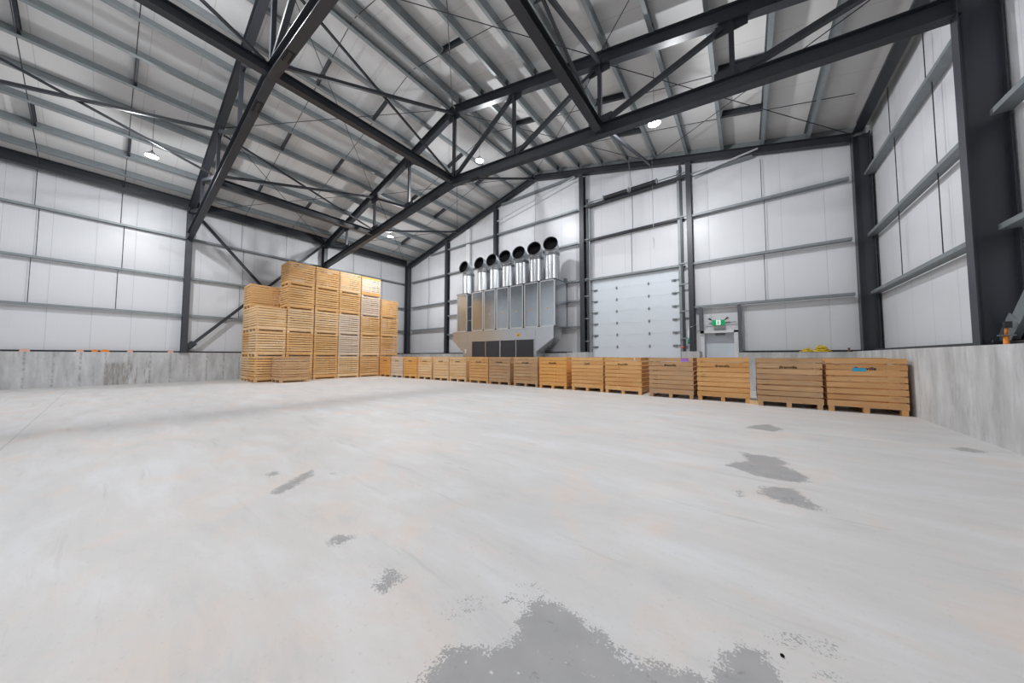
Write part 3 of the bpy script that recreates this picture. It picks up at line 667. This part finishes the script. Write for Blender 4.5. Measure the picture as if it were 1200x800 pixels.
# ---------------------------------------------------------------- heater with seven exhaust pipes
HY = 12.8
ht = empty('grain_heater', (-10.7, HY, 0)); tag(ht, 'large galvanised air heater with seven upright pipes against the end wall', 'heater')
ht.name = 'air_heater'
def hx(x): return x + 10.7
b = MB(); poly = [(hx(-13.35), 0.02), (hx(-8.22), 0.02), (hx(-8.22), 1.43), (hx(-7.25), 2.08), (hx(-7.25), 2.58), (hx(-14.25), 2.58), (hx(-14.25), 2.14), (hx(-13.35), 1.43)]
b.prism(poly, 'y', 0, .8 if False else .83)
b.build('base_cabinet', M['galv_sheet'], ht)
MB().prism([(hx(-14.27), 2.57), (hx(-7.23), 2.57), (hx(-7.23), 2.64), (hx(-14.27), 2.64)], 'y', -.02, .83).build('top_rail', M['galv_sheet'], ht)
for a, c in ((-12.6, -11.58), (-11.53, -10.55), (-10.47, -9.47), (-9.42, -8.35)):
    g = MB().box(hx(a), hx(c), -.012, .0, .3, 2.04)
    for i in range(24): zz = .34 + i * .07; g.box(hx(a) + .01, hx(c) - .01, -.018, -.012, zz, zz + .012)
    g.build('air_grille', M['grille'], ht)
    fr = MB(); fr.box(hx(a) - .02, hx(a), -.025, 0, .3, 2.06); fr.box(hx(c), hx(c) + .02, -.025, 0, .3, 2.06); fr.box(hx(a) - .02, hx(c) + .02, -.025, 0, 2.04, 2.07); fr.build('grille_frame', M['galv_sheet'], ht)
for x in (-13.0, -8.27): MB().box(hx(x) - .012, hx(x) + .012, -.012, 0, .05, 2.5).build('seam_strip', M['galv_sheet'], ht)
w_ = MB().box(hx(-9.42), hx(-9.2), -.012, 0, 2.23, 2.36); ws = w_.build('warning_label', M['sign_yellow'], ht)
tri = MB().prism([(hx(-9.35), 2.25), (hx(-9.27), 2.25), (hx(-9.31), 2.34)], 'y', -.018, -.012); tri.build('warning_mark', M['ink'], ws)
for z in (1.4, 1.52): MB().box(hx(-13.2), hx(-13.1), -.012, 0, z, z + .08).build('sticker', M['labelwhite'], ht)
MB().lathe([(.001, 0), (.04, 0), (.04, .03), (.001, .03)], (0, 0, 0), 10).build('knob', M['galv'], ht, (hx(-13.1), -.02, 2.36))
MODS = [(-13.9, -13.04), (-12.66, -11.76), (-11.72, -10.85), (-10.79, -9.93), (-9.87, -9.0), (-8.93, -8.07), (-8.01, -7.15)]
for i, (a, c) in enumerate(MODS):
    z0, z1 = 2.64, 4.90
    bx = MB().box(hx(a), hx(c), .02, 1.15, z0, z1); m_ = bx.build('burner_cabinet', M['galv_sheet'], ht)
    d = MB().box(hx(a) + .05, hx(c) - .05, .004, .02, z0 + .05, z1 - .05)
    d.build('door_panel', M['galv_door'], m_)
    d = MB().box(hx(a), hx(a) + .05, -.02, .02, z0, z1); d.box(hx(c) - .05, hx(c), -.02, .02, z0, z1); d.box(hx(a), hx(c), -.02, .02, z1 - .05, z1); d.box(hx(a), hx(c), -.02, .02, z0, z0 + .05)
    d.build('door_frame', M['alum'], m_)
    MB().box(hx(a) - .02, hx(c) + .01, -.03, 1.15, z1, z1 + .03).build('cap_strip', M['paint_lt'], m_)
    if i >= 2: MB().box(hx((a + c) / 2) - .03, hx((a + c) / 2) + .03, -.005, 0, 3.5, 3.56).build('warning_label', M['sign_yellow'], m_)
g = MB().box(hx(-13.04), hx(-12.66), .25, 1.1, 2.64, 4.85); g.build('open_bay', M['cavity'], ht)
for z in (3.3, 4.1): MB().tube([(hx(-13.04), .1, z), (hx(-12.66), .1, z + .02)], .015, 8).build('gas_pipe', M['alum'], ht)
for i in range(6):
    if i == 0: continue
    a = MODS[i][1]; c = MODS[i + 1][0]; MB().box(hx(a), hx(c), -.018, 1.1, 2.64, 4.88).build('gap_shade', M['black'], ht)  # black filler: shade of the gap between cabinets put into its colour
PXS = [-13.5, -12.24, -11.30, -10.38, -9.45, -8.52, -7.60]
PTOP = [6.12, 6.12, 6.12, 6.14, 6.16, 6.18, 6.22]
for i, x in enumerate(PXS):
    R_ = .355; zt = PTOP[i]; Yc = .55; pts = []; rs = []
    d = empty('exhaust_pipe', (hx(x), Yc, 4.93)); d.parent = ht; 
    bpy.data.objects.remove(d)
    n = 70; z0 = 4.90
    pts = [(0, 0, (zt - z0) * q / n) for q in range(n + 1)]
    p = MB().tube(pts, [R_ + (.010 if q % 4 < 1 else 0) for q in range(n + 1)], 24).build('exhaust_pipe', M['galv_duct'], ht, (hx(x), Yc, z0))
    MB().tube([(0, 0, zt - z0 - .03), (0, 0, zt - z0 + .12)], R_ + .012, 24).build('collar', M['galv'], p)
    # elbow: three mitred gores turning towards the hall
    ang = math.radians(80); rad = .40; yawt = math.radians((0, 2, 3, 8, 9, 14, 18)[i]); ep = []; K = 9
    for q in range(K + 1):
        t = ang * q / K; ep.append(Vector((0, -rad * (1 - math.cos(t)), rad * math.sin(t))))
    t = ang; dirv = Vector((0, -math.sin(t), math.cos(t))); ep.append(ep[-1] + dirv * .12)
    base = Vector((0, 0, zt - z0 + .08)); ep = [base + Quaternion((0, 0, 1), yawt) @ q for q in ep]
    rr = [R_ + (.010 if q in (3, 6, 9) else 0) for q in range(K + 1)] + [R_ + .012]
    e = MB().tube(ep, rr, 24, cap=False); e.tube(ep[::-1], [R_ - .012] * len(ep), 24, cap=False)
    e.build('elbow', M['galv_duct'], p)
    # shade inside the mouth, painted as a near-black lining and an added disc
    MB().tube([ep[-1] - (Quaternion((0, 0, 1), yawt) @ dirv) * .03, ep[-3], ep[-6], ep[0]], [R_ - .02] * 4, 20, cap=False).build('shade_lining', M['shade_black'], p)
    MB().tube([ep[-3], ep[-3] + (ep[-4] - ep[-3]) * .1], R_ - .025, 20).build('shade_baffle', M['shade_black'], p)
# tall flat duct on the wall above the heater
tag(MB().box(-14.55, -14.22, 14.12, 14.27, 5.0, 9.55).build('wall_duct', M['white']), 'pale flat duct running up the end wall left of the heater pipes', 'duct')

# ---------------------------------------------------------------- crates
CW, CD, CH = 1.16, 1.16, 1.165
def crate_meshes(seed, nb=8, gap=.020):
    rnd = random.Random(seed); P = {}
    zs = []; z = .115
    bh = (CH - .115 - .13 - gap * (nb - 1)) / (nb - 1)
    hs = [.13] + [bh] * (nb - 1)
    for h in hs: zs.append((z, z + h)); z += h + gap
    def boards(axis, sgn):
        mb = MB()
        for (a, b) in zs:
            j = rnd.uniform(-.004, .004); j2 = rnd.uniform(-.003, .006); e = rnd.uniform(-.006, .006); th = .022
            if axis == 'y':
                y1 = sgn * (CD / 2 + rnd.uniform(-.003, .002)); y0 = y1 - sgn * th
                sk = rnd.uniform(-.009, .009)
                vs = [(-CW/2 + e, y0, a + j), (CW/2 + e, y0, a + j + sk), (CW/2 + e, y1, a + j + sk), (-CW/2 + e, y1, a + j), (-CW/2 + e, y0, b + j2 - .004), (CW/2 + e, y0, b + j2 + sk - .004), (CW/2 + e, y1, b + j2 + sk - .004), (-CW/2 + e, y1, b + j2 - .004)]
            else:
                x1 = sgn * (CW / 2 - .002); x0 = x1 - sgn * th; d = CD / 2 - th - .002; sk = rnd.uniform(-.009, .009)
                vs = [(x0, -d, a + j), (x1, -d, a + j), (x1, d, a + j + sk), (x0, d, a + j + sk), (x0, -d, b + j2 - .004), (x1, -d, b + j2 - .004), (x1, d, b + j2 + sk - .004), (x0, d, b + j2 + sk - .004)]
            mb.add(vs, [(3, 2, 1, 0), (4, 5, 6, 7), (0, 1, 5, 4), (1, 2, 6, 5), (2, 3, 7, 6), (3, 0, 4, 7)], rnd.random())
        return mb
    P['front_boards'] = boards('y', -1); P['back_boards'] = boards('y', 1); P['left_boards'] = boards('x', -1); P['right_boards'] = boards('x', 1)
    mb = MB()
    for i in range(8): x = -CW/2 + .026 + i * (CW - .052) / 8; mb.box(x, x + (CW - .052) / 8 - .006, -CD/2 + .026, CD/2 - .026, .115, .137, rnd.random())
    P['deck'] = mb
    cp = []
    for sx in (-1, 1):
        for s2 in (-1, 1):
            cp.append(MB().box(sx * (CW/2 - .03), sx * (CW/2 - .10), s2 * (CD/2 - .026), s2 * (CD/2 - .10), .14, CH - .01, rnd.random()))
    sk = []
    for x in (-CW/2 + .06, 0, CW/2 - .06):
        m_ = MB(); t = rnd.random(); m_.box(x - .045, x + .045, -CD/2 + .004, -CD/2 + .12, .018, .115, t); m_.box(x - .045, x + .045, CD/2 - .12, CD/2 - .004, .018, .115, t); 
        m_.box(x - .03, x + .03, -CD/2 + .12, CD/2 - .12, .075, .115, t); m_.box(x - .045, x + .045, -CD/2 + .004, CD/2 - .004, 0, .018, t); sk.append(m_)
    R_ = [(n, q.mesh('crate_' + n)) for n, q in P.items()] + [('corner_post', q.mesh('crate_post')) for q in cp] + [('skid', q.mesh('crate_skid')) for q in sk]
    for n, q in R_: q.materials.append(WD['fresh'])
    return R_
CM = [crate_meshes(s) for s in range(5)] + [crate_meshes(s + 20, 9, .029) for s in range(5)]
def crate(x, y, z, wood_, label, group, rz=0.0, var=None, edge=None):
    t = empty('wooden_crate', (x, y, z), rz); tag(t, label, 'crate', group)
    for n, me_ in CM[random.randrange(5) if var is None else var]:
        o = bpy.data.objects.new(n, me_); COL.objects.link(o); o.parent = t
        o.material_slots[0].link = 'OBJECT'; o.material_slots[0].material = WD[wood_]
    return t
# --- long row in front of the end wall (x span from the photo, y of the front face)
ROW = [(2.58, 9.75, 'brown'), (1.36, 9.75, 'weathered'), (0.06, 9.98, 'honey'), (-1.19, 9.95, 'weathered'), (-2.60, 10.08, 'honey'), (-3.83, 10.1, 'honey'), (-5.19, 10.1, 'amber'),
       (-6.44, 10.12, 'weathered'), (-7.81, 10.15, 'weathered'), (-9.02, 10.15, 'honey'), (-10.38, 10.15, 'pale'), (-11.57, 10.12, 'pale'), (-12.86, 10.12, 'pale'), (-14.05, 10.05, 'amber'), (-15.25, 10.02, 'ashen'), (-16.44, 10.0, 'amber')]
look = {0: 'reddish brown crate nearest the right wall with blue tape on its stencil', 1: 'weathered brown crate second from the right wall beside the light gap', 2: 'honey brown crate just left of the light gap in the row',
        3: 'dark weathered crate with a purple tag on its top board'}
def stencil(parent, txt, x, z, y, size):
    cu = bpy.data.curves.new('stencil', 'FONT'); cu.body = txt; cu.size = size; cu.align_x = 'CENTER'; cu.extrude = .001; cu.shear = .2; cu.offset = .002
    to = bpy.data.objects.new('stencil_tmp', cu); COL.objects.link(to)
    dg = bpy.context.evaluated_depsgraph_get(); me_ = bpy.data.meshes.new_from_object(to.evaluated_get(dg)); bpy.data.objects.remove(to)
    o = bpy.data.objects.new('stencil_lettering', me_); COL.objects.link(o); me_.materials.clear(); me_.materials.append(M['ink'])
    o.parent = parent; o.location = (x, y, z); o.rotation_euler = (math.pi / 2, 0, 0); tag(o, 'black stencilled lettering'); return o
for i, (xr, yf, wd) in enumerate(ROW):
    lb = look.get(i, '%s slatted crate in the long row, %s from the right wall' % ({'honey': 'honey brown', 'amber': 'orange toned', 'weathered': 'weathered brown', 'pale': 'pale pine', 'ashen': 'pale greyish', 'brown': 'brown'}[wd], ORD[i]))
    c = crate(xr - CW / 2, yf + CD / 2, 0, wd, lb, 'crates in the long row', random.uniform(-.004, .004), i % 5)
    zz = .905; sx = 0 if i else .0
    stencil(c, 'Brenville' if i != 5 else 'Tyght', 0, zz + .01, -CD / 2 - .004, .09)
    if i == 0: MB().box(-.145, .055, -.006, 0, 0, .07).build('blue_tape', M['blue_tape'], c, (-.04, -CD / 2 - .003, .885))
    if i == 3: MB().box(-.09, .09, -.005, 0, 0, .095).build('purple_tag', M['purple'], c, (.38, -CD / 2 - .003, 1.05))
    if i == 4: MB().box(-.02, .02, -.005, 0, 0, .06).build('paper_scrap', M['labelwhite'], c, (.38, -CD / 2 - .003, 1.09))
# --- tall stack on the left, faces along x = -17.7
XF = -17.70
COLS = [4.06, 5.25, 6.45, 7.63, 8.84, 10.05]
WOOD = [['fresh', 'pale', 'pale'], ['fresh', 'fresh', 'pale', 'honey2', 'honey2'], ['fresh', 'amber2', 'pale', 'fresh', 'fresh2'], ['pale', 'ashen', 'ashen', 'fresh', 'pale'], ['fresh', 'pale', 'fresh', 'ashen', 'ashen'], ['fresh', 'fresh', 'fresh', 'fresh']]
MP = {'honey2': 'fresh', 'amber2': 'fresh', 'fresh2': 'fresh'}
NM = ['leftmost column', 'second column from left', 'third column from left', 'fourth column from left', 'fifth column from left', 'rightmost column']
for ci, y0 in enumerate(COLS):
    for lv, wd in enumerate(WOOD[ci]):
        wd2 = MP.get(wd, wd)
        nm = {'fresh': 'fresh pine', 'pale': 'pale pine', 'ashen': 'pale greyish pine'}[wd2]
        c = crate(XF - CW / 2 + random.uniform(-.012, .012), y0 + CD / 2 + .01 + random.uniform(-.004, .004), lv * (CH + .009), wd2,
              '%s crate in the tall stack, %s, %s' % (nm, NM[ci], ['on the floor', 'second from floor', 'third from floor', 'fourth from floor', 'fifth from floor'][lv]), 'crates in the tall stack', random.uniform(-.003, .003), (ci * 2 + lv) % 5 + 5)
        if ci == 4 and lv == 4:      # its top and bottom boards are fresh orange planks
            for a, b_ in ((1.05, 1.163), (.115, .262)):
                MB().box(CW / 2 - .001, CW / 2 + .006, -CD / 2, CD / 2, a, b_, .4).build('orange_board', WD['amber'], c)
        if ci == 0 or (ci == 1 and lv > 2):
            for q in range(1): MB().box(-.07, .07, -.004, 0, 0, .07).build('yellow_tag', M['sign_yellow'], c, (.1 if ci == 0 else -.25, -CD / 2 - .003, .95))
for lv in range(4):
    crate(XF - CW - .03 - CW / 2, COLS[0] + .02 + CD / 2, lv * (CH + .009), ['pale', 'fresh', 'pale', 'fresh'][lv], 'pine crate behind the leftmost stack column, %s' % ['bottom', 'second up', 'third up', 'topmost'][lv], 'crates in the tall stack', 0, lv + 5)
crate(-17.05, 5.27, 0, 'weathered', 'single weathered brown crate standing on the floor in front of the tall stack', 'single crate', 0.0, 7)

# ---------------------------------------------------------------- small things
for i, (y, mt_, w, lb) in enumerate(((-1.81, 'pinkish', .11, 'pinkish foam block on the left concrete wall, farthest left'), (-.63, 'pinkish', .09, 'pinkish foam block on the left concrete wall, second from the left'), (-.28, 'orange', .08, 'bright orange plastic block on the left concrete wall, small one'), (-.03, 'orange', .12, 'bright orange plastic block on the left concrete wall, wider one'), (.62, 'pinkish', .08, 'dull orange foam block on the concrete wall right of the two bright ones'), (1.79, 'pinkish', .09, 'dull orange foam block on the concrete wall beside the left column'))):
    mb = MB().prism([(-w, 0), (w, 0), (w * .85, .085), (-w * .8, .09)], 'x', -.07, .07); mb.prism([(-w * .5, .09), (w * .5, .086), (w * .4, .10), (-w * .4, .10)], 'x', -.05, .05)
    o = mb.build('spacer_block', M[mt_], None, (CXL - .09, y, CT)); tag(o, lb, 'block', 'blocks on the left concrete wall')
# yellow ratchet strap heap on the back concrete
def heap(cx, cy, cz, rx, ry, h, n, seed):
    rnd = random.Random(seed); pts = []
    for i in range(n):
        t = i * .37 + rnd.uniform(-.1, .1); q = i / n; rr = (1 - q * .75)
        pts.append((cx + rx * rr * math.cos(t) * rnd.uniform(.7, 1.05), cy + ry * rr * math.sin(t) * rnd.uniform(.7, 1.05), cz + .012 + h * q * rnd.uniform(.5, 1.0)))
    out = []
    for i in range(1, len(pts) - 2):
        for s_ in range(4):
            t = s_ / 4; p = [Vector(pts[i + d]) for d in (-1, 0, 1, 2)]
            out.append(.5 * ((2 * p[1]) + (-p[0] + p[2]) * t + (2 * p[0] - 5 * p[1] + 4 * p[2] - p[3]) * t * t + (-p[0] + 3 * p[1] - 3 * p[2] + p[3]) * t ** 3))
    return out
o = MB().tube(heap(.12, 0, 0, .26, .14, .24, 170, 3), .012, 6).tube(heap(-.2, 0, 0, .2, .12, .13, 90, 4), .012, 6).build('yellow_rope', M['yellow'], None, (1.80, 13.82, CT - .02)); tag(o, 'heap of tangled yellow rope on top of the back concrete wall', 'rope')
rb = MB().lathe([(.001, 0), (.05, 0), (.05, .02), (.022, .02), (.022, .1), (.03, .1), (.03, .13), (.001, .13)], (0, 0, 0), 10).build('rusty_anchor_bolt', M['rust'], None, (2.52, 13.75, CT - .02)); tag(rb, 'rusty anchor bolt on the concrete near the back right corner', 'bolt')
o = MB().box(-.09, .09, -.06, .06, 0, .09, .4).build('wood_block', WD['pale'], None, (.13, 9.95, 0)); tag(o, 'small pale wood block on the floor in the gap between crates', 'block')

# ---------------------------------------------------------------- lamps
for i, (x, y, z) in enumerate(LAMPS):
    names = ['left lamp near the first truss', 'lamp under the ridge in the middle', 'far left lamp above the crate stack', 'right lamp before the overhead door', 'lamp above the camera under the ridge', 'lamp above the camera on the right', 'rear left lamp', 'rear ridge lamp', 'rear right lamp']
    t = empty('high_bay_lamp', (x, y, z)); tag(t, 'round white high bay lamp on a wire, ' + names[i], 'lamp', 'high bay lamps')
    MB().lathe([(.001, .13), (.07, .13), (.08, .10), (.13, .07), (.17, .045), (.18, .0), (.165, -.012)], (0, 0, 0), 32).build('housing', M['alum'], t)
    MB().lathe([(.001, -.004), (.165, -.004), (.165, -.012), (.001, -.012)], (0, 0, 0), 32).build('lens', M['bulb'], t)
    zr = roofz(x) - z + .005
    MB().tube([(0, 0, .13), (0, 0, .2)], .02, 8).build('hook', M['darkwire'], t)
    MB().tube([(0, 0, .2), (0, 0, zr)], .006, 6).build('hanging_wire', M['darkwire'], t)
    ld = bpy.data.lights.new('lamp_light', 'AREA'); ld.shape = 'DISK'; ld.size = .34; ld.energy = LAMP_W; ld.color = LAMP_COL
    lo = bpy.data.objects.new('lamp_light', ld); COL.objects.link(lo); lo.parent = t; lo.location = (0, 0, -.02)
    ld = bpy.data.lights.new('lamp_glow', 'POINT'); ld.shadow_soft_size = .12; ld.energy = DOME_W; ld.color = LAMP_COL
    lo = bpy.data.objects.new('lamp_glow', ld); COL.objects.link(lo); lo.parent = t; lo.location = (0, 0, -.10)

o = MB().lathe([(.001, 0), (.006, .001), (.008, .005), (.004, .009), (.001, .010)], (0, 0, 0), 7, smooth=False).build('pebble', M['shade_black'], None, (.082, 1.685, 0)); tag(o, 'tiny dark crumb lying on the floor near the front patch', 'pebble')
